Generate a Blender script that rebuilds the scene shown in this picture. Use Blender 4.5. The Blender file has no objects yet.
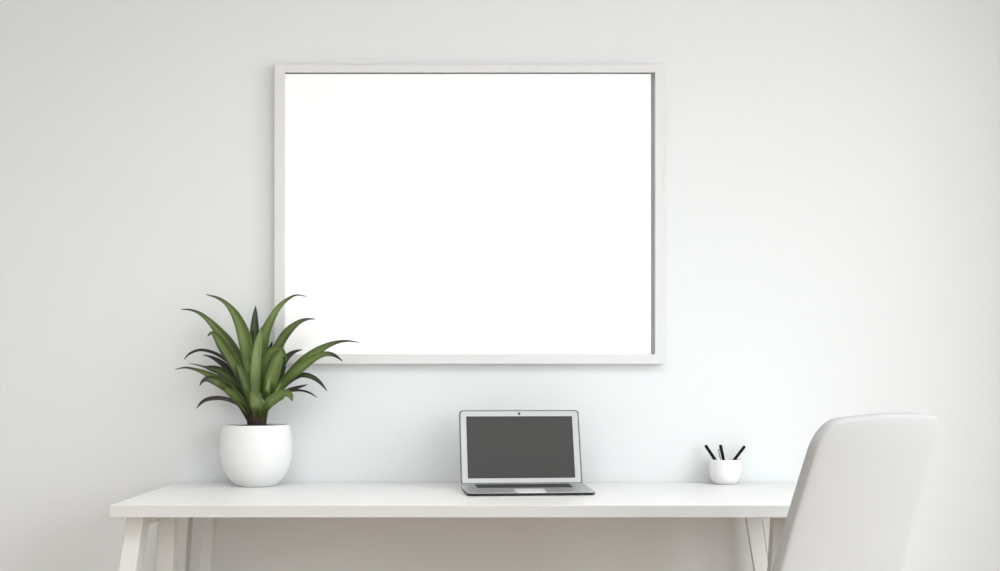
import bpy, bmesh, math, random
from mathutils import Vector, Matrix
from mathutils.geometry import tessellate_polygon
R = math.radians
S = bpy.context.scene
COL = S.collection
random.seed(7)

# ------------------------------------------------------------------ helpers
F = 1484.0            # focal length in pixels of the 1000 px wide frame
EYE = 1.0854          # camera height
def P(px, py, Y):     # measured picture position at distance Y -> metres
    return Vector(((px - 500) * Y / F, Y, EYE - (py - 370) * Y / F))

def mat(name, col, rough=.5, metal=0., spec=.5, coat=0., bump=0., bscale=50., var=0., vscale=3., sheen=0.):
    m = bpy.data.materials.new(name); m.use_nodes = True
    nt = m.node_tree; b = nt.nodes['Principled BSDF']
    b.inputs['Base Color'].default_value = (*col, 1)
    b.inputs['Roughness'].default_value = rough
    b.inputs['Metallic'].default_value = metal
    b.inputs['Specular IOR Level'].default_value = spec
    b.inputs['Coat Weight'].default_value = coat
    b.inputs['Sheen Weight'].default_value = sheen
    tc = nt.nodes.new('ShaderNodeTexCoord')
    n = nt.nodes.new('ShaderNodeTexNoise'); n.inputs['Scale'].default_value = vscale
    n.inputs['Detail'].default_value = 4
    nt.links.new(tc.outputs['Object'], n.inputs['Vector'])
    mx = nt.nodes.new('ShaderNodeMix'); mx.data_type = 'RGBA'
    mx.inputs[6].default_value = (*[c * (1 - var) for c in col], 1)
    mx.inputs[7].default_value = (*[min(1, c * (1 + var)) for c in col], 1)
    nt.links.new(n.outputs['Fac'], mx.inputs[0]); nt.links.new(mx.outputs[2], b.inputs['Base Color'])
    if bump > 0:
        n2 = nt.nodes.new('ShaderNodeTexNoise'); n2.inputs['Scale'].default_value = bscale
        n2.inputs['Detail'].default_value = 5
        nt.links.new(tc.outputs['Object'], n2.inputs['Vector'])
        bp = nt.nodes.new('ShaderNodeBump'); bp.inputs['Strength'].default_value = bump
        bp.inputs['Distance'].default_value = .002
        nt.links.new(n2.outputs['Fac'], bp.inputs['Height']); nt.links.new(bp.outputs[0], b.inputs['Normal'])
    return m

WALLM = mat('wall_paint', (.668, .69, .70), rough=.9, spec=.2, bump=.08, bscale=90, var=.012, vscale=1.2)
CEILM = mat('ceiling_paint', (.87, .88, .88), rough=.9, spec=.2, var=.01)
FLOORM = None
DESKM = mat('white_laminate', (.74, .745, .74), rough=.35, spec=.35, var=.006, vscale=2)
SHADEM = mat('laminate_shaded', (.53, .535, .527), rough=.45, spec=.3, var=.006, vscale=2)  # tabletop laminate darkened, the front face's shade put into the colour
LEGM = mat('white_painted_wood', (.62, .632, .63), rough=.5, spec=.35, var=.012, vscale=8)
FRAMEM = mat('frame_lacquer', (.63, .635, .635), rough=.45, spec=.4, var=.01, vscale=5)
BACKM = mat('frame_backing', (.5, .5, .51), rough=.9, var=.05)
PAPERM = mat('blank_print', (.94, .94, .94), rough=.85, spec=.15, var=.003)
POTM = mat('pot_ceramic', (.70, .705, .70), rough=.55, spec=.35, bump=.05, bscale=120, var=.01)
CUPM = mat('cup_ceramic', (.75, .75, .745), rough=.45, spec=.4, var=.01)
SOILM = mat('potting_soil', (.045, .03, .022), rough=1, bump=1., bscale=200, var=.4, vscale=60)
PENM = mat('black_pen_plastic', (.003, .003, .003), rough=.5, spec=.12, var=.05)
CLIPM = mat('clip_metal', (.22, .22, .24), rough=.45, metal=.6, var=.02)
ALUM = mat('brushed_aluminium', (.50, .51, .52), rough=.42, metal=.85, var=.02, vscale=30)
EDGEM = mat('dark_aluminium_edge', (.10, .103, .103), rough=.45, metal=.7, var=.03, vscale=30)
BEZM = mat('bezel_silver', (.44, .45, .455), rough=.5, metal=.3, var=.01, vscale=20)
SCRM = mat('screen_glass', (.040, .040, .038), rough=.55, spec=.3, var=.02, vscale=4)
RIMM = mat('screen_gasket', (.02, .02, .02), rough=.6, var=.05)
KEYM = mat('keyboard_black', (.02, .02, .022), rough=.6, var=.1)
NOTM = mat('notch_polish', (.80, .81, .82), rough=.35, metal=.2, var=.01)
PADM = mat('trackpad_silver', (.78, .79, .80), rough=.35, metal=.2, var=.01)
RUBM = mat('rubber_black', (.012, .012, .012), rough=.8, var=.05)
CHAIRM = mat('chair_fabric', (.305, .308, .308), rough=.95, spec=.15, bump=.25, bscale=400, var=.02, vscale=6, sheen=.15)
METM = mat('chair_leg_metal', (.72, .72, .71), rough=.35, metal=.2, var=.01)

def wood_floor():
    m = bpy.data.materials.new('oak_floor'); m.use_nodes = True
    nt = m.node_tree; b = nt.nodes['Principled BSDF']
    tc = nt.nodes.new('ShaderNodeTexCoord')
    br = nt.nodes.new('ShaderNodeTexBrick')
    br.inputs['Color1'].default_value = (.38, .265, .175, 1); br.inputs['Color2'].default_value = (.45, .32, .215, 1)
    br.inputs['Mortar'].default_value = (.16, .1, .06, 1); br.inputs['Scale'].default_value = 1
    br.inputs['Mortar Size'].default_value = .002; br.inputs['Brick Width'].default_value = 1.4
    br.inputs['Row Height'].default_value = .14
    nt.links.new(tc.outputs['Object'], br.inputs['Vector'])
    nt.links.new(br.outputs['Color'], b.inputs['Base Color']); b.inputs['Roughness'].default_value = .55
    return m
FLOORM = wood_floor()

def link(name, me, material, parent=None, smooth=True, loc=None):
    o = bpy.data.objects.new(name, me); COL.objects.link(o)
    if material: me.materials.append(material)
    if smooth:
        for p in me.polygons: p.use_smooth = True
    if parent is not None:
        o.parent = parent
    if loc is not None: o.location = loc
    return o
def from_bm(name, bm, material, parent=None, smooth=False, loc=None, bevel=0, seg=2, auto=None):
    bmesh.ops.recalc_face_normals(bm, faces=bm.faces)
    me = bpy.data.meshes.new(name); bm.to_mesh(me); bm.free()
    o = link(name, me, material, parent, smooth, loc)
    if bevel:
        md = o.modifiers.new('bevel', 'BEVEL'); md.width = bevel; md.segments = seg
        md.limit_method = 'ANGLE'; md.angle_limit = R(35); md.harden_normals = True
        for p in me.polygons: p.use_smooth = True
    return o
def add_box(bm, x0, x1, y0, y1, z0, z1):
    v = [bm.verts.new((x, y, z)) for x in (x0, x1) for y in (y0, y1) for z in (z0, z1)]
    for f in ((0, 1, 3, 2), (4, 6, 7, 5), (0, 4, 5, 1), (2, 3, 7, 6), (0, 2, 6, 4), (1, 5, 7, 3)):
        bm.faces.new([v[i] for i in f])
def add_hexa(bm, bot, top):   # bot/top: four (x,y,z) each
    a = [bm.verts.new(p) for p in bot]; b = [bm.verts.new(p) for p in top]
    bm.faces.new(a[::-1]); bm.faces.new(b)
    for i in range(4):
        j = (i + 1) % 4; bm.faces.new((a[i], a[j], b[j], b[i]))
def add_lathe(bm, prof, n=64, c=(0, 0)):
    rings = []
    for r, z in prof:
        if r < 1e-6: rings.append([bm.verts.new((c[0], c[1], z))])
        else: rings.append([bm.verts.new((c[0] + r * math.cos(2 * math.pi * k / n), c[1] + r * math.sin(2 * math.pi * k / n), z)) for k in range(n)])
    for a, b in zip(rings, rings[1:]):
        for k in range(n):
            l = (k + 1) % n
            if len(a) == 1 and len(b) == 1: continue
            if len(a) == 1: bm.faces.new((a[0], b[k], b[l]))
            elif len(b) == 1: bm.faces.new((a[k], b[0], a[l]))
            else: bm.faces.new((a[k], b[k], b[l], a[l]))
def add_tube(bm, pts, rad, n=12, closed=False):
    pts = [Vector(p) for p in pts]; N = len(pts)
    if not isinstance(rad, (list, tuple)): rad = [rad] * N
    rings = []; up = None
    for i, p in enumerate(pts):
        if closed: t = pts[(i + 1) % N] - pts[i - 1]
        else: t = pts[min(i + 1, N - 1)] - pts[max(i - 1, 0)]
        t.normalize()
        if up is None: up = t.orthogonal().normalized()
        up = (up - t * up.dot(t)).normalized(); s = t.cross(up)
        rings.append([bm.verts.new(p + (up * math.cos(2 * math.pi * k / n) + s * math.sin(2 * math.pi * k / n)) * rad[i]) for k in range(n)])
    pairs = list(zip(rings, rings[1:]))
    if closed: pairs.append((rings[-1], rings[0]))
    for a, b in pairs:
        for k in range(n):
            l = (k + 1) % n; bm.faces.new((a[k], a[l], b[l], b[k]))
    if not closed:
        bm.faces.new(rings[0][::-1]); bm.faces.new(rings[-1])
def rrect(x0, x1, y0, y1, r, n=8):      # rounded rectangle outline, ccw
    if not isinstance(r, (list, tuple)): r = [r] * 4
    out = []
    for (cx, cy, a0, rr) in ((x1 - r[0], y0 + r[0], -90, r[0]), (x1 - r[1], y1 - r[1], 0, r[1]), (x0 + r[2], y1 - r[2], 90, r[2]), (x0 + r[3], y0 + r[3], 180, r[3])):
        for k in range(n + 1):
            a = R(a0 + 90 * k / n); out.append((cx + rr * math.cos(a), cy + rr * math.sin(a)))
    return out
def add_prism(bm, outline, z0, z1, f=lambda x, y, z: (x, y, z)):
    a = [bm.verts.new(f(x, y, z0)) for x, y in outline]; b = [bm.verts.new(f(x, y, z1)) for x, y in outline]
    bm.faces.new(a[::-1]); bm.faces.new(b)
    for i in range(len(a)):
        j = (i + 1) % len(a); bm.faces.new((a[i], a[j], b[j], b[i]))
def empty(name, loc, label, cat, group=None, rz=0):
    o = bpy.data.objects.new(name, None); COL.objects.link(o); o.location = loc; o.rotation_euler.z = rz
    o.empty_display_size = .1
    o['label'] = label; o['category'] = cat
    if group: o['group'] = group
    return o
def struct(name, bm, m):
    o = from_bm(name, bm, m); o['kind'] = 'structure'; return o

# ------------------------------------------------------------------ the room
XL, XR, YB, YF, ZC = -2.6, 1.85, 4.415, -2.0, 2.75
T = .15
bm = bmesh.new(); add_box(bm, XL, XR, YB, YB + T, 0, ZC); struct('wall_back', bm, WALLM)
bm = bmesh.new(); add_box(bm, XL - T, XL, YF - T, YB + T, 0, ZC); struct('wall_left', bm, WALLM)
bm = bmesh.new(); add_box(bm, XL - T, XR + T, YF - T, YB + T, -T, 0); struct('floor', bm, FLOORM)
SKYFILL = (-1.3, .5, 1.3, 2.6)  # unseen ceiling opening, added to light wall and desk from above
bm = bmesh.new()
add_box(bm, XL - T, SKYFILL[0], YF - T, YB + T, ZC, ZC + T); add_box(bm, SKYFILL[1], XR + T, YF - T, YB + T, ZC, ZC + T)
add_box(bm, SKYFILL[0], SKYFILL[1], YF - T, SKYFILL[2], ZC, ZC + T); add_box(bm, SKYFILL[0], SKYFILL[1], SKYFILL[3], YB + T, ZC, ZC + T)
struct('ceiling', bm, CEILM)
bm = bmesh.new()      # frame of the added skylight
for q in (SKYFILL[0], (SKYFILL[0] + SKYFILL[1]) / 2 - .03, SKYFILL[1] - .06): add_box(bm, q, q + .06, SKYFILL[2], SKYFILL[3], ZC + .04, ZC + .10)
add_box(bm, SKYFILL[0], SKYFILL[1], SKYFILL[2], SKYFILL[2] + .06, ZC + .04, ZC + .10); add_box(bm, SKYFILL[0], SKYFILL[1], SKYFILL[3] - .06, SKYFILL[3], ZC + .04, ZC + .10)
struct('window_3', bm, FRAMEM)
FRONTFILL = (-2.1, -1.5, .8, 2.4)      # unseen window behind the viewer, added for frontal fill light
bm = bmesh.new()
add_box(bm, XL, FRONTFILL[0], YF - T, YF, 0, ZC); add_box(bm, FRONTFILL[1], XR, YF - T, YF, 0, ZC)
add_box(bm, FRONTFILL[0], FRONTFILL[1], YF - T, YF, 0, FRONTFILL[2]); add_box(bm, FRONTFILL[0], FRONTFILL[1], YF - T, YF, FRONTFILL[3], ZC)
struct('wall_front', bm, WALLM)
bm = bmesh.new()
for q in (FRONTFILL[0], (FRONTFILL[0] + FRONTFILL[1]) / 2 - .025, FRONTFILL[1] - .05): add_box(bm, q, q + .05, YF - .10, YF - .04, FRONTFILL[2], FRONTFILL[3])
for q in (FRONTFILL[2], FRONTFILL[3] - .05): add_box(bm, FRONTFILL[0], FRONTFILL[1], YF - .10, YF - .04, q, q + .05)
struct('window_4', bm, FRAMEM)
# right wall with two tall windows
WINS = [(1.7, 3.55, .12, 2.5), (-1.4, 1.1, .12, 2.4)]
bm = bmesh.new()
def seg_y(a, b): add_box(bm, XR, XR + T, a, b, 0, ZC)
seg_y(YF - T, WINS[1][0]); seg_y(WINS[1][1], WINS[0][0]); seg_y(WINS[0][1], YB + T)
for a, b, c, d in WINS:
    add_box(bm, XR, XR + T, a, b, 0, c); add_box(bm, XR, XR + T, a, b, d, ZC)
struct('wall_right', bm, WALLM)
for i, (a, b, c, d) in enumerate(WINS):
    bm = bmesh.new(); w = .05
    x0, x1 = XR + .04, XR + .10
    add_box(bm, x0, x1, a, b, c, c + w); add_box(bm, x0, x1, a, b, d - w, d)
    add_box(bm, x0, x1, a, a + w, c + w, d - w); add_box(bm, x0, x1, b - w, b, c + w, d - w)
    add_box(bm, x0, x1, (a + b) / 2 - w / 2, (a + b) / 2 + w / 2, c + w, d - w)
    o = struct('window_%d' % (i + 1), bm, FRAMEM)
for nm, args in (('baseboard_back', (XL, XR, YB - .014, YB, 0, .09)), ('baseboard_left', (XL, XL + .014, YF, YB - .014, 0, .09)),
                 ('baseboard_right', (XR - .014, XR, YF, YB - .014, 0, .09))):
    bm = bmesh.new(); add_box(bm, *args); o = struct(nm, bm, FRAMEM)

# ------------------------------------------------------------------ desk
DT, DTH = .75, .030
DX0, DX1, DY0, DY1 = -.967, .885, 3.676, 4.408
desk = empty('desk', ((DX0 + DX1) / 2, (DY0 + DY1) / 2, 0), 'long white desk on splayed wooden legs against the wall', 'desk')
dl = Vector(desk.location)
bm = bmesh.new(); add_box(bm, DX0 - dl.x, DX1 - dl.x, DY0 + .002 - dl.y, DY1 - dl.y, DT - DTH, DT)
from_bm('tabletop', bm, DESKM, desk, bevel=.0006, seg=2)
bm = bmesh.new(); add_box(bm, DX0 - dl.x, DX1 - dl.x, DY0 - dl.y, DY0 + .0019 - dl.y, DT - DTH, DT - .0004)  # thin front strip in the darkened laminate, stands in for shade
eb = from_bm('shaded_front_edge', bm, SHADEM, desk, bevel=.0006, seg=2); eb['label'] = 'front edge greyed as painted shade'
UZ = DT - DTH
def desk_leg(xt0, xt1, xb0, xb1, y0, y1, dyb=0.):   # top span, floor span
    bm = bmesh.new()
    add_hexa(bm, [(xb0 - dl.x, y0 + dyb - dl.y, 0), (xb1 - dl.x, y0 + dyb - dl.y, 0), (xb1 - dl.x, y1 + dyb - dl.y, 0), (xb0 - dl.x, y1 + dyb - dl.y, 0)],
             [(xt0 - dl.x, y0 - dl.y, UZ), (xt1 - dl.x, y0 - dl.y, UZ), (xt1 - dl.x, y1 - dl.y, UZ), (xt0 - dl.x, y1 - dl.y, UZ)])
    from_bm('leg', bm, LEGM, desk, bevel=.003, seg=3)
def leg_px(a0, a1, b0, b1, Y, dep):     # face edges measured at y 519 and 571 at distance Y
    k = Y / F
    zt, zb = EYE - (519 - 370) * k, EYE - (571 - 370) * k
    def ext(a, b, z): return ((a + (b - a) * (zt - z) / (zt - zb)) - 500) * k
    desk_leg(ext(a0, b0, UZ), ext(a1, b1, UZ), ext(a0, b0, 0), ext(a1, b1, 0), Y, Y + dep)
leg_px(126.5, 143, 118, 135.5, 3.725, .085)      # left, outer front
leg_px(158, 174.5, 155, 172.5, 3.86, .05)        # left, inner front
leg_px(176, 189, 171, 185, 4.25, .06)            # left, outer rear
leg_px(203.5, 213.5, 198, 211, 4.22, .05)        # left, inner rear
leg_px(746, 762, 754.5, 769, 4.20, .022)          # right, inner rear
leg_px(773.5, 790, 770.5, 787, 3.86, .05)        # right, inner front
leg_px(820, 836.5, 828, 845, 3.725, .075)        # right, outer front
leg_px(762.5, 771, 769.5, 776, 4.28, .06)            # right, outer rear
for x0, x1 in ((-.925, -.885), (.800, .840)):
    bm = bmesh.new(); add_box(bm, x0 - dl.x, x1 - dl.x, 3.80 - dl.y, 4.25 - dl.y, UZ - .028, UZ - .0005)
    from_bm('side_rail', bm, LEGM, desk, bevel=.003)
# ------------------------------------------------------------------ picture frame
fy0 = 4.383; k = fy0 / F
def fx(px): return (px - 500) * k
def fz(py): return EYE - (py - 370) * k
fr = empty('picture_frame', (fx(469), YB, fz(214.5)), 'large blank white picture in a thin pale frame hung on the wall', 'picture frame')
fl = Vector(fr.location)
X0, X1, Z0, Z1 = fx(274.2), fx(663.8), fz(364), fz(64.5)
mw = .0288
bm = bmesh.new()   # mitred moulding
o_ = [(X0, Z0), (X1, Z0), (X1, Z1), (X0, Z1)]
i_ = [(X0 + mw + .002, Z0 + mw), (X1 - mw + .003, Z0 + mw), (X1 - mw + .003, Z1 - mw + .006), (X0 + mw + .002, Z1 - mw + .006)]
def V3(p, y): return (p[0] - fl.x, y - fl.y, p[1] - fl.z)
vo0 = [bm.verts.new(V3(p, fy0)) for p in o_]; vi0 = [bm.verts.new(V3(p, fy0)) for p in i_]
vo1 = [bm.verts.new(V3(p, YB - .001)) for p in o_]; vi1 = [bm.verts.new(V3(p, YB - .001)) for p in i_]
for a in range(4):
    b = (a + 1) % 4
    bm.faces.new((vo0[a], vo0[b], vi0[b], vi0[a])); bm.faces.new((vo1[a], vi1[a], vi1[b], vo1[b]))
    bm.faces.new((vo0[a], vo1[a], vo1[b], vo0[b])); bm.faces.new((vi0[a], vi0[b], vi1[b], vi1[a]))
from_bm('moulding', bm, FRAMEM, fr, bevel=.0015, seg=2)
bm = bmesh.new(); add_box(bm, i_[0][0] - fl.x, i_[1][0] - fl.x, YB - .008 - fl.y, YB - .002 - fl.y, i_[0][1] - fl.z, i_[2][1] - fl.z)
from_bm('backing_board', bm, BACKM, fr)
# blank print on a board that sits in the lower left of the opening: a thin gap shows along top and right
bm = bmesh.new(); add_box(bm, i_[0][0] + .0003 - fl.x, fx(651.2) - fl.x, YB - .022 - fl.y, YB - .0085 - fl.y, i_[0][1] + .0003 - fl.z, fz(73.5) - fl.z)
from_bm('blank_print', bm, PAPERM, fr)

# ------------------------------------------------------------------ pot plant
PY = 4.29; pk = PY / F; pcx = (256 - 500) * pk
plant = empty('potted_plant', (pcx, PY, DT), 'green strap-leaved plant in a round white ceramic pot on the desk', 'plant')
H = .1765
prof_px = [(0, 487), (17.2, 487), (18.6, 486.4), (23, 483), (28.5, 477), (32.5, 469.5), (35, 461), (36, 452), (35.8, 445), (35, 437), (33.6, 430), (33.0, 427.0)]
zs = lambda py: H * (487 - py) / 60.0
prof = [(r * pk, zs(py)) for r, py in prof_px]
# smooth the outside with a Catmull-Rom
def catmull(pts, n):
    out = []
    pts = [Vector(p) for p in pts]
    for i in range(len(pts) - 1):
        p0 = pts[max(i - 1, 0)]; p1 = pts[i]; p2 = pts[i + 1]; p3 = pts[min(i + 2, len(pts) - 1)]
        for s in range(n):
            t = s / n
            out.append(.5 * ((2 * p1) + (p2 - p0) * t + (2 * p0 - 5 * p1 + 4 * p2 - p3) * t * t + (3 * p1 - p0 - 3 * p2 + p3) * t ** 3))
    out.append(pts[-1]); return out
outer = prof[:2] + [tuple(v) for v in catmull(prof[2:], 4)]
rt = prof[-1][0]; zt = prof[-1][1]
inner = [(rt - .002, zt + .0012), (rt - .0045, zt), (rt - .0055, zt - .004), (rt - .003, zt - .03), (rt - .02, zt - .05), (0, zt - .05)]
bm = bmesh.new(); add_lathe(bm, outer + inner, 96); from_bm('pot', bm, POTM, plant, smooth=True)
bm = bmesh.new(); rs = rt - .0058
add_lathe(bm, [(0, zt - .03), (rs, zt - .03), (rs, zt - .0065), (rs * .8, zt - .003), (rs * .4, zt + .001), (0, zt + .001)], 48)
from_bm('soil', bm, SOILM, plant, smooth=True)

# leaves: (px, py, width px) from base to tip, depth offset at base and at tip, tone
LV = [
 # big left
 ([(256,420,6),(253,392,10),(250,362,14),(245,337,13.5),(237.5,318,9.5),(228,305,5),(218,298,2.6),(206,294.5,.6)], -.01, -.03, .50, .80),
 ([(252,418,6),(246,385,10),(238,362,12.5),(228,344,12),(218,331,9),(208,320,5.4),(199,313,3.2),(190,309.8,1.8),(181,309.3,.6)], .01, .03, .40, .78),
 ([(254,418,6),(248,392,9),(240,372,11),(231,357,12),(223,345,11),(217,336.5,7.5),(211.5,333,3.5),(207.5,336.5,.8)], -.02, -.06, .38, .86),
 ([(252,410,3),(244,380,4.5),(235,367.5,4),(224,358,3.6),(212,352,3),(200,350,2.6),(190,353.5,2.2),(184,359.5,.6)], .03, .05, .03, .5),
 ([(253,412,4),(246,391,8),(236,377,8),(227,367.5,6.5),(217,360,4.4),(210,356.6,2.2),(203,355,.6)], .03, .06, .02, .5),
 ([(252,420,6),(248,402,9),(240,388,10),(230,378,9.5),(220,371,8),(212,368.5,6),(205,367,2.2),(198,365,1.2),(189,363.5,.5)], .0, .02, .22, .75),
 ([(250,419,6),(243,403,10),(233,391,11.5),(221,381,10),(208,374,6),(196,369.5,3),(185,367.6,1.8),(175,369.5,.5)], -.03, -.07, .42, .72),
 ([(238,397,6),(228,388,8),(218,381.5,9),(209,379,7),(203,381,3.5),(199.5,386,.6)], -.045, -.09, .30, .55),
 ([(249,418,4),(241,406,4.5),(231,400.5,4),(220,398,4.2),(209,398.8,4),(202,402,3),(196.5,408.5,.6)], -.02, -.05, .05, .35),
 ([(257,415,6),(257,380,11),(255.5,350,11),(254.8,333,9.3),(254.8,322,7),(255.2,313,4.2),(255.6,306,.6)], .03, .06, .18, .86),
 ([(259,418,7),(261,385,13),(263,358,14),(266,336,12),(272,320,8.6),(280,306.5,5.4),(289,298.5,3),(297,295,1.4),(306.5,296.5,.5)], -.01, .02, .62, .72),
 ([(257,418,6),(256,385,10),(257,358,10),(259,340,6.5),(261.5,327,.8)], -.03, -.05, .80, .95),
 ([(258,416,5),(253,385,8),(247,362,9),(243,345,5),(242,335,.8)], -.02, -.01, .55, .95),
 ([(261,418,5),(266,385,9),(272,362,10),(279,346,9.5),(287,333,8.6),(297,323.5,5.2),(306,319.4,2.6),(315,319,.6)], .01, .03, .36, .80),
 ([(260,416,5),(262,392,9),(265,370,10),(270,354,8.5),(277,348.3,5.5),(283,351,4.5),(286,357,2),(286.5,364,.5)], -.03, -.08, .42, .95),
 ([(263,412,5),(267,396,10),(272,378,13),(277,363,11),(281,353,5),(283,350,1)], -.05, -.08, .55, .97),
 ([(262,413,4),(273,383,7),(281,366,7),(287,357,6),(294,352,3.6),(302,349.5,.6)], .02, .04, .12, .55),
 ([(262,419,6),(270,402,8),(281,387,9.5),(293,373.5,10.5),(304,362,10.5),(316,352.5,8.6),(328,345.5,5.4),(339,341.8,3),(349,341,1.6),(359,342.5,.5)], -.01, .01, .46, .70),
 ([(266,408,5),(278,390,8),(290,377,9.5),(303,367,9),(315,358,7),(325,354,5.2),(334,355,3.6),(342.5,361,.6)], -.03, -.06, .52, .74),
 ([(263,414,4),(276,391,4.5),(286,379.5,3.6),(295,376,3.8),(305,375,5),(314,378,4.6),(321,383.5,3),(327,391,.6)], -.01, -.06, .16, .7),
 ([(264,412,5),(274,396,5),(284,386,4.5),(293,379.5,3.4),(301,377,.8)], .03, .05, .03, .3),
 ([(262,416,5),(273,401,6),(283,393.5,5),(293,389,4),(301,386.5,2.6),(307.5,384.5,.6)], .01, .03, .14, .55),
 ([(270,402,2.2),(282,394,2.2),(292,390.8,2.2),(302,390.6,2),(310,393,1.8),(317,397.5,.5)], .0, -.03, .10, .5),
 ([(258,424,5),(261,413,8),(267,404,10),(276,397,10.5),(285,393.5,9),(290,396,6.5),(292,401,1.2)], -.04, -.12, .56, .97),
 ([(258,424,4),(257,413,7),(257,404,12),(259,396.5,17),(260,394.5,16),(261,393.5,4)], -.05, -.10, .74, 1.0),
 ([(266,404,5),(268,392,5.5),(269,383,4),(269.5,376,.8)], -.07, -.085, .90, 1.0),
 ([(255,414,5),(253.4,400,4.5),(252.6,392,2.8),(252.3,385,.6)], -.055, -.07, .78, 1.0),
 ([(255,419,5),(251,402,8),(246,386,8.5),(241,373,6.5),(238,366,3.5),(237,363.5,1)], -.03, -.05, .36, 1.0),
 ([(271,404,4),(276,394,4),(279,387,3),(281,382,.6)], -.06, -.07, .75, 1.0),
 # inner fillers
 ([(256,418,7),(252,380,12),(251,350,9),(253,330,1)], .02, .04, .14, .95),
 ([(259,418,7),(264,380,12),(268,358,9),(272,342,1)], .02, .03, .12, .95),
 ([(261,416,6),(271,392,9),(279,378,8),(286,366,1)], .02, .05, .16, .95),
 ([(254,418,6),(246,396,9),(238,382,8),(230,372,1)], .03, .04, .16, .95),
]
me = bpy.data.meshes.new('foliage'); vs, fs, cols = [], [], []
SEC = [-1, -.5, 0, .5, 1]
for li, (pts, d0, d1, tone, darkfrom) in enumerate(LV):
    n = len(pts)
    rows = catmull([(p[0], p[1], p[2]) for p in pts], 5)
    M = len(rows); c3 = []
    for i, r in enumerate(rows):
        t = i / (M - 1)
        # bases gather close to the crown, tips fan out front to back
        dep = PY + .004 * math.sin(li * 2.4) + (d0 + (d1 - d0) * t) * min(1, t * 2.5 + .12)
        c3.append(P(r[0], r[1], dep))
    base = len(vs); twist = .35 * math.sin(li * 1.7)
    for i, r in enumerate(rows):
        t = i / (M - 1)
        T_ = (c3[min(i + 1, M - 1)] - c3[max(i - 1, 0)]).normalized()
        view = Vector((math.sin(twist), -math.cos(twist), 0))
        W = T_.cross(view).normalized(); N = W.cross(T_).normalized()
        if N.y > 0: N = -N
        hw = max(r[2], .4) * .5 * c3[i].y / F
        fold = .75 * (1 - .5 * t)
        for s in SEC:
            p = c3[i] + W * s * hw + N * (abs(s) ** 1.3) * hw * fold
            vs.append(p - Vector((pcx, PY, DT)))
            cols.append((t, tone, darkfrom, abs(s)))
    for i in range(M - 1):
        for j in range(4):
            a = base + i * 5 + j; fs.append((a, a + 1, a + 6, a + 5))
me.from_pydata([tuple(v) for v in vs], [], fs)
ca = me.color_attributes.new('leafinfo', 'FLOAT_COLOR', 'POINT')
for i, c in enumerate(cols): ca.data[i].color = c
def leaf_mat():
    m = bpy.data.materials.new('strap_leaf'); m.use_nodes = True
    nt = m.node_tree; b = nt.nodes['Principled BSDF']; L = nt.links
    at = nt.nodes.new('ShaderNodeAttribute'); at.attribute_name = 'leafinfo'
    sp = nt.nodes.new('ShaderNodeSeparateColor'); L.new(at.outputs['Color'], sp.inputs[0])
    ramp = nt.nodes.new('ShaderNodeValToRGB')        # tone: dark leaf greens to pale ones
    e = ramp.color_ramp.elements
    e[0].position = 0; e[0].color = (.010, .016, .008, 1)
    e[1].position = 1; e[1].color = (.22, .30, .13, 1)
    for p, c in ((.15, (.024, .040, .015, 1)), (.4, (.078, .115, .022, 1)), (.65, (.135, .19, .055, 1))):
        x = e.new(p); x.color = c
    nz = nt.nodes.new('ShaderNodeTexNoise'); nz.inputs['Scale'].default_value = 14
    tc = nt.nodes.new('ShaderNodeTexCoord'); L.new(tc.outputs['Object'], nz.inputs['Vector'])
    ad = nt.nodes.new('ShaderNodeMath'); ad.operation = 'MULTIPLY_ADD'; ad.inputs[1].default_value = .35
    sub = nt.nodes.new('ShaderNodeMath'); sub.operation = 'SUBTRACT'; sub.inputs[1].default_value = .175
    L.new(nz.outputs['Fac'], ad.inputs[0]); L.new(sp.outputs[1], ad.inputs[2]); L.new(ad.outputs[0], sub.inputs[0])
    # paler midrib
    mr = nt.nodes.new('ShaderNodeMath'); mr.operation = 'MULTIPLY_ADD'; mr.inputs[1].default_value = -.32
    ad2 = nt.nodes.new('ShaderNodeMath'); ad2.operation = 'ADD'
    L.new(at.outputs['Alpha'], mr.inputs[0]); mr.inputs[2].default_value = .13
    L.new(sub.outputs[0], ad2.inputs[0]); L.new(mr.outputs[0], ad2.inputs[1]); L.new(ad2.outputs[0], ramp.inputs[0])
    # dried purple-brown tip
    mrg = nt.nodes.new('ShaderNodeMapRange'); mrg.inputs['From Max'].default_value = 1
    L.new(sp.outputs[0], mrg.inputs['Value'])
    fm = nt.nodes.new('ShaderNodeMath'); fm.operation = 'SUBTRACT'; fm.inputs[1].default_value = .12
    L.new(sp.outputs[2], fm.inputs[0]); L.new(fm.outputs[0], mrg.inputs['From Min'])
    fx_ = nt.nodes.new('ShaderNodeMath'); fx_.operation = 'ADD'; fx_.inputs[1].default_value = .16
    L.new(sp.outputs[2], fx_.inputs[0]); L.new(fx_.outputs[0], mrg.inputs['From Max'])
    mx = nt.nodes.new('ShaderNodeMix'); mx.data_type = 'RGBA'
    mx.inputs[7].default_value = (.022, .015, .015, 1)
    L.new(mrg.outputs[0], mx.inputs[0]); L.new(ramp.outputs[0], mx.inputs[6])
    # brown sheath at the base
    mb = nt.nodes.new('ShaderNodeMapRange'); mb.inputs['From Min'].default_value = .07; mb.inputs['From Max'].default_value = .0
    L.new(sp.outputs[0], mb.inputs['Value'])
    m2 = nt.nodes.new('ShaderNodeMix'); m2.data_type = 'RGBA'; m2.inputs[7].default_value = (.07, .035, .022, 1)
    L.new(mb.outputs[0], m2.inputs[0]); L.new(mx.outputs[2], m2.inputs[6])
    L.new(m2.outputs[2], b.inputs['Base Color'])
    b.inputs['Roughness'].default_value = .42; b.inputs['Specular IOR Level'].default_value = .35
    return m
fo = link('foliage', me, leaf_mat(), plant)
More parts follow.
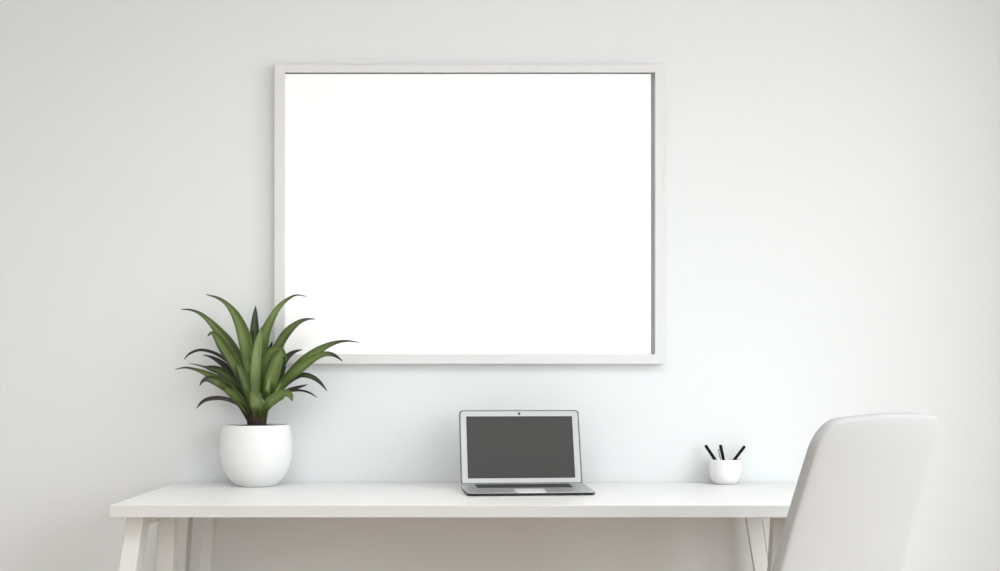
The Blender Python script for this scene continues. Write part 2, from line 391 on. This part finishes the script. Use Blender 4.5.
md = fo.modifiers.new('thick', 'SOLIDIFY'); md.thickness = .0007; md.offset = 0
# crown of sheathed stems rising from the soil
STEMM = mat('stem_sheath', (.05, .03, .02), rough=.75, bump=.6, bscale=120, var=.7, vscale=40)
bm = bmesh.new()
for j, (bx, tx, dy, w) in enumerate(((249.5, 246, .0, 3.2), (252, 250, -.012, 3.0), (254.5, 253, -.018, 3.2), (257, 256.5, -.02, 3), (259.5, 261, -.018, 3.2), (262, 265, -.012, 3), (264, 268.5, 0, 3), (255, 254, .014, 3.6), (260, 261, .014, 3.6))):
    a = P(bx, 431, PY + dy); c = P(tx, 406, PY + dy * 1.4); mid = (a + c) / 2 + Vector((0, 0, 0))
    mid.x += (a.x - c.x) * .18
    o0 = Vector((pcx, PY, DT))
    add_tube(bm, [a - o0, mid - o0, c - o0], [w * .62 * pk, w * .5 * pk, w * .2 * pk], 10)
from_bm('stem', bm, STEMM, plant, smooth=True)

# ------------------------------------------------------------------ laptop
LZ = DT
lap = empty('laptop', (.0625, 4.178, LZ), 'open silver laptop with a dark blank screen on the desk', 'laptop', rz=R(5.8))
# local: hinge line along x at y=0, base goes to -y
LW, LD = .1725, .227
def base_f(x, y, z):
    t = -y / LD                       # 0 rear .. 1 front: wedge
    top = .0165 - .0075 * t
    bot = .0050 + .0024 * t
    return (x, y, top if z > .5 else bot)
bm = bmesh.new()
ol = rrect(-LW, LW, -LD, 0.002, [.012, .004, .004, .012], 8)
add_prism(bm, ol, 0, 1, base_f)
from_bm('base', bm, ALUM, lap, bevel=.0005, seg=2)
bm = bmesh.new()
oi = rrect(-LW + .0015, LW - .0015, -LD + .002, -.002, [.010, .004, .004, .010], 6)
add_prism(bm, oi, 0, 1, lambda x, y, z: (x, y, (.0051 + .0024 * (-y / LD)) if z > .5 else .0018))
b_ = from_bm('bottom_cover', bm, RUBM, lap); b_['label'] = 'dark underside'
for fxx in (-1, 1):
    for fyy in (-.02, -LD + .025):
        bm = bmesh.new(); add_lathe(bm, [(0, 0), (.006, 0), (.0065, .0006), (.0065, .0024), (0, .0024)], 16, (fxx * (LW - .025), fyy))
        from_bm('rubber_foot', bm, RUBM, lap)
def topz(y): return .0165 + .0075 * y / LD
bm = bmesh.new()
add_prism(bm, rrect(-.136, .128, -.108, -.028, .003, 3), 0, 1, lambda x, y, z: (x, y, topz(y) + (.0004 if z > .5 else -.001)))
kb = from_bm('keyboard', bm, KEYM, lap)
bm = bmesh.new()
for r in range(6):
    n = 14 if r < 5 else 0
    y0 = -.035 - r * .0133
    if r == 5:
        cells = [(-.131, -.118), (-.115, -.099), (-.096, -.080), (-.077, -.058), (-.055, .035), (.038, .057), (.060, .076), (.079, .095), (.098, .114), (.117, .1255)]
    else:
        cells = [(-.1335 + i * .0185, -.131 + i * .0185 + .0160) for i in range(14)]
    for a, b in cells:
        h = .0058 if r else .0035
        add_prism(bm, rrect(a, b, y0 - h, y0 + h, .0012, 2), 0, 1, lambda x, y, z: (x, y, topz(y) + (.0013 if z > .5 else .0003)))
from_bm('keys', bm, KEYM, kb)
bm = bmesh.new()
add_prism(bm, rrect(-.041, .041, -LD + .0165, -.138, .004, 4), 0, 1, lambda x, y, z: (x, y, topz(y) + (.0003 if z > .5 else -.001)))
tp = from_bm('trackpad', bm, PADM, lap); tp['label'] = 'pale silver trackpad'
bm = bmesh.new()   # thumb notch at the front lip
add_prism(bm, rrect(-.040, .040, -LD - .0004, -LD + .016, .004, 4), 0, 1, lambda x, y, z: (x, y, topz(y) + (.0004 if z > .5 else -.0012)))
from_bm('thumb_notch', bm, NOTM, lap)
# hinge barrel
bm = bmesh.new(); add_tube(bm, [(-.135, .0035, .0125), (.135, .0035, .0125)], .0055, 16)
hg = from_bm('hinge', bm, EDGEM, lap, smooth=True); hg['label'] = 'dark hinge barrel'
# lid, built upright then tilted back
LH = .217; tilt = R(20)
def lidf(x, y, z):      # x across, y up the lid, z out of its face toward the sitter
    return (x, .006 + y * math.sin(tilt) - z * math.cos(tilt), .0165 + y * math.cos(tilt) + z * math.sin(tilt))
bm = bmesh.new(); add_prism(bm, rrect(-LW, LW, 0, LH, [.004, .011, .011, .004], 8), -.005, 0, lidf)
lid = from_bm('lid', bm, EDGEM, lap, bevel=.0012, seg=2)
bm = bmesh.new(); add_prism(bm, rrect(-LW + .0038, LW - .0038, .001, LH - .0036, [.003, .009, .009, .003], 8), -.0005, .0007, lidf)
bz = from_bm('bezel', bm, BEZM, lid); bz['label'] = 'silver bezel'
SX0, SX1, SY0, SY1 = -.1525, .1525, .0145, LH - .0190
bm = bmesh.new(); add_prism(bm, rrect(SX0, SX1, SY0, SY1, .001, 2), .0005, .0010, lidf)
from_bm('screen_gasket', bm, RIMM, lid)
bm = bmesh.new(); add_prism(bm, rrect(SX0 + .0022, SX1 - .0022, SY0 + .0022, SY1 - .0022, .001, 2), .0008, .0013, lidf)
from_bm('screen', bm, SCRM, lid)
bm = bmesh.new()
cc = [(.0038 * math.cos(2 * math.pi * q / 16), LH - .0112 + .0038 * math.sin(2 * math.pi * q / 16)) for q in range(16)]
add_prism(bm, cc, .0005, .0012, lidf); from_bm('webcam', bm, RIMM, lid)

# ------------------------------------------------------------------ pen cup and pens
CY = 4.358; ck = CY / F; ccx = (725.2 - 500) * ck
cup = empty('pen_cup', (ccx, CY, DT), 'small rounded white cup holding pens on the desk', 'cup')
ch = .0735
cp = [(0, 0), (.024, 0), (.028, .0015), (.036, .0075), (.0418, .0165), (.0452, .029), (.0466, .043), (.0472, .058), (.0474, .0705)]
cpo = cp[:2] + [tuple(v) for v in catmull(cp[2:], 4)]
cpi = [(.0468, ch - .0008), (.0456, ch), (.0444, ch - .0012), (.0438, .058), (.0428, .040), (.038, .020), (.030, .009), (0, .006)]
bm = bmesh.new(); add_lathe(bm, cpo + cpi, 72); from_bm('cup_body', bm, CUPM, cup, smooth=True)

def pen(name_label, bot, rim, top_z, r=.0046, clip=False, tiplen=.012):
    # bot, rim: (dx, dy, z) from the cup base centre; line continued up to top_z
    o0 = Vector((ccx, CY, DT))
    a = Vector(bot); b = Vector(rim); d = (b - a).normalized(); L = (top_z - a.z) / d.z
    root = empty('pen', o0 + a, name_label, 'pen', 'pens standing in the white cup')
    rot = Vector((0, 0, 1)).rotation_difference(d).to_matrix().to_4x4()
    bm = bmesh.new()
    add_lathe(bm, [(0, tiplen), (r * .75, tiplen), (r, tiplen + .008), (r, L - .004), (r * .85, L - .0012), (r * .4, L), (0, L)], 20)
    bmesh.ops.transform(bm, matrix=rot, verts=bm.verts); from_bm('barrel', bm, PENM, root, smooth=True)
    bm = bmesh.new(); add_lathe(bm, [(0, 0), (.0008, .0005), (r * .7, tiplen), (0, tiplen + .001)], 16)
    bmesh.ops.transform(bm, matrix=rot, verts=bm.verts); from_bm('tip', bm, CLIPM, root, smooth=True)
    if clip:
        bm = bmesh.new()
        add_box(bm, -r - .0052, -r - .0022, -.0022, .0022, L - .058, L - .012)
        add_box(bm, -r - .0052, -r + .001, -.0018, .0018, L - .016, L - .012)
        bmesh.ops.transform(bm, matrix=rot, verts=bm.verts)
        c = from_bm('clip', bm, CLIPM, root, bevel=.0005); c['label'] = 'silver clip'
    return root
def rimx(px): return (px - 725.2) * ck
zr = ch
pen('black pen leaning out to the left in the white cup', (rimx(729.5), .013, .0115), (rimx(715.6), .023, zr), zr + .0400)
pen('black pen with silver clip standing nearly upright in the cup', (rimx(727.0), -.020, .0115), (rimx(722.2), -.026, zr), zr + .0440, clip=True)
pen('black pen leaning out to the right in the white cup', (rimx(718.5), -.004, .0115), (rimx(736.2), .020, zr), zr + .0370)

# ------------------------------------------------------------------ chair
a_ = R(43)
dvec = Vector((-math.cos(a_), math.sin(a_), 0)); wvec = Vector((math.sin(a_), math.cos(a_), 0))
# local frame: +x = width (far end), +y = facing direction; origin on floor below the top edge of the back
ctop = Vector((.8175, 3.125, 0))
chair = empty('chair', ctop + dvec * .40, 'light grey upholstered chair with reclined back in front of the desk', 'chair')
chair.rotation_euler.z = math.atan2(wvec.y, wvec.x)
OFF = .40
def pillow(bm, outline, thick, place, p=7, rings=14, sq=1.0):
    cx = sum(q[0] for q in outline) / len(outline); cy = sum(q[1] for q in outline) / len(outline)
    prev = None; n = len(outline)
    # angles sweep: front centre -> rim -> back centre
    allr = []
    ks = [i / rings for i in range(rings + 1)]
    for side in (1, -1):
        seq = ks if side == 1 else ks[::-1]
        for kk in seq:
            an = kk * math.pi / 2
            r = math.sin(an) ** (2 / p) if kk > 0 else 0
            z = math.cos(an) ** (2 / p) if kk < 1 else 0
            if side == -1 and kk == 1: continue
            allr.append((r, side * z * thick / 2))
    # denser rings in the flat part
    full = []
    for i, (r, z) in enumerate(allr): full.append((r, z))
    rr = []
    for i, (r, z) in enumerate(full):
        if i == 0:
            for s in (0, .2, .4): rr.append((max(s * full[1][0], 0), z)) if s else rr.append((0, z))
        elif i == len(full) - 1:
            for s in (.4, .2): rr.append((s * full[-2][0], z))
            rr.append((0, z))
        else: rr.append((r, z))
    rg = []
    for r, z in rr:
        if r == 0: rg.append([bm.verts.new(place(cx, cy, z))])
        else: rg.append([bm.verts.new(place(cx + (q[0] - cx) * r, cy + (q[1] - cy) * r, z)) for q in outline])
    for A, B in zip(rg, rg[1:]):
        for i in range(n):
            j = (i + 1) % n
            if len(A) == 1: bm.faces.new((A[0], B[i], B[j]))
            elif len(B) == 1: bm.faces.new((A[i], B[0], A[j]))
            else: bm.faces.new((A[i], B[i], B[j], A[j]))
BH = .56; BT = .031
zt_ = .982
def back_place(u, v, z):       # u across, v distance down from the top edge, z toward the sitter
    w = v
    fwd = .305 * w - .12 * max(0, w - .18) ** 2 * 1.6
    dz = -w * .945
    crown = .0; bow = .16 * u * u                # concave to the sitter
    lean = R(18)
    return (u, -OFF + fwd + bow * 1.0 + z * math.cos(lean), zt_ + dz + z * math.sin(lean) * .9)
def back_outline(inset=0.):
    out = []
    hw0 = .259 - inset
    n = 10
    def hw(v): return hw0 + .016 * max(0, (v - .05)) / .5
    rad = .062 - inset * .5
    top = inset
    # right top corner
    pts = []
    for kq in range(n + 1):
        a = R(90 * kq / n); pts.append((hw0 - rad + rad * math.sin(a), top + rad - rad * math.cos(a)))
    for v in [.1 + i * .04 for i in range(10)]: pts.append((hw(v), v))
    rb = .04
    for kq in range(n + 1):
        a = R(90 * kq / n); pts.append((hw(.5) - rb + rb * math.cos(a), BH - inset - rb + rb * math.sin(a)))
    left = [(-x, y) for x, y in pts[::-1]]
    full = pts + left
    # top edge, gently crowned
    m = 10
    x0 = -(hw0 - rad)
    for i in range(1, m):
        x = x0 + (2 * (hw0 - rad)) * i / m
        full.append((x, top))
    return [(x, y - .012 * (1 - (x / hw0) ** 2)) for x, y in full]
bm = bmesh.new(); pillow(bm, back_outline(), BT, back_place)
from_bm('backrest', bm, CHAIRM, chair, smooth=True)
# seat
def seat_place(x, y, z): return (x, y, .455 + z + .25 * (y - .0) ** 3 * 0)
bm = bmesh.new(); pillow(bm, rrect(-.235, .235, -OFF + .155, -OFF + .155 + .46, .07, 8), .075, seat_place)
from_bm('seat', bm, CHAIRM, chair, smooth=True)
for sx in (-1, 1):
    for sy in (0, 1):
        yt = -OFF + (.22 if sy == 0 else .55); yb = yt + (-.07 if sy == 0 else .05)
        bm = bmesh.new(); add_tube(bm, [(sx * .22, yb, 0), (sx * .17, yt, .43)], [.010, .015], 16)
        from_bm('leg', bm, METM, chair, smooth=True)

# ------------------------------------------------------------------ light
wd = bpy.data.worlds.new('sky'); S.world = wd; wd.use_nodes = True
bg = wd.node_tree.nodes['Background']; bg.inputs[1].default_value = 7.9
wn = wd.node_tree; wtc = wn.nodes.new('ShaderNodeTexCoord'); wsx = wn.nodes.new('ShaderNodeSeparateXYZ')
wrp = wn.nodes.new('ShaderNodeValToRGB'); wmr = wn.nodes.new('ShaderNodeMapRange'); wmr.inputs['From Min'].default_value = -1
wn.links.new(wtc.outputs['Generated'], wsx.inputs[0]); wn.links.new(wsx.outputs['Z'], wmr.inputs['Value'])
wn.links.new(wmr.outputs[0], wrp.inputs[0]); wn.links.new(wrp.outputs[0], bg.inputs[0])
el = wrp.color_ramp.elements      # overcast sky over pale ground
el[0].position = .49; el[0].color = (.40, .41, .41, 1)
el[1].position = 1.0; el[1].color = (.945, .98, 1.01, 1)
x = el.new(.51); x.color = (.72, .74, .75, 1)
for i, (a, b, c, d) in enumerate(WINS):
    ld = bpy.data.lights.new('portal', 'AREA'); ld.shape = 'RECTANGLE'
    ld.size = d - c; ld.size_y = b - a; ld.cycles.is_portal = True
    lo = bpy.data.objects.new('window_portal', ld); COL.objects.link(lo)
    lo.location = (XR + .02, (a + b) / 2, (c + d) / 2); lo.rotation_euler = (0, R(90), 0)

ld = bpy.data.lights.new('portal', 'AREA'); ld.shape = 'RECTANGLE'; ld.size = SKYFILL[1] - SKYFILL[0]; ld.size_y = SKYFILL[3] - SKYFILL[2]; ld.cycles.is_portal = True
lo = bpy.data.objects.new('fill_skylight_portal', ld); COL.objects.link(lo); lo.location = ((SKYFILL[0] + SKYFILL[1]) / 2, (SKYFILL[2] + SKYFILL[3]) / 2, ZC + .02)  # sampling portal of the added skylight

ld = bpy.data.lights.new('portal', 'AREA'); ld.shape = 'RECTANGLE'; ld.size = FRONTFILL[1] - FRONTFILL[0]; ld.size_y = FRONTFILL[3] - FRONTFILL[2]; ld.cycles.is_portal = True
lo = bpy.data.objects.new('fill_window_portal', ld); COL.objects.link(lo); lo.location = ((FRONTFILL[0] + FRONTFILL[1]) / 2, YF - .02, (FRONTFILL[2] + FRONTFILL[3]) / 2); lo.rotation_euler = (R(90), 0, 0)  # sampling portal of the added fill window

# ------------------------------------------------------------------ camera
cd = bpy.data.cameras.new('camera'); cam = bpy.data.objects.new('camera', cd); COL.objects.link(cam)
cd.sensor_width = 36; cd.lens = F * 36 / 1000; cd.shift_y = .0845; cd.clip_start = .05
cam.location = (0, 0, EYE); cam.rotation_euler = (R(90), 0, 0)
S.camera = cam
vs_ = S.view_settings; vs_.view_transform = 'Standard'; vs_.look = 'None'; vs_.gamma = 1; vs_.exposure = 0.10
vs_.use_curve_mapping = False
try:
    S.cycles.max_bounces = 16; S.cycles.diffuse_bounces = 12
except Exception: pass
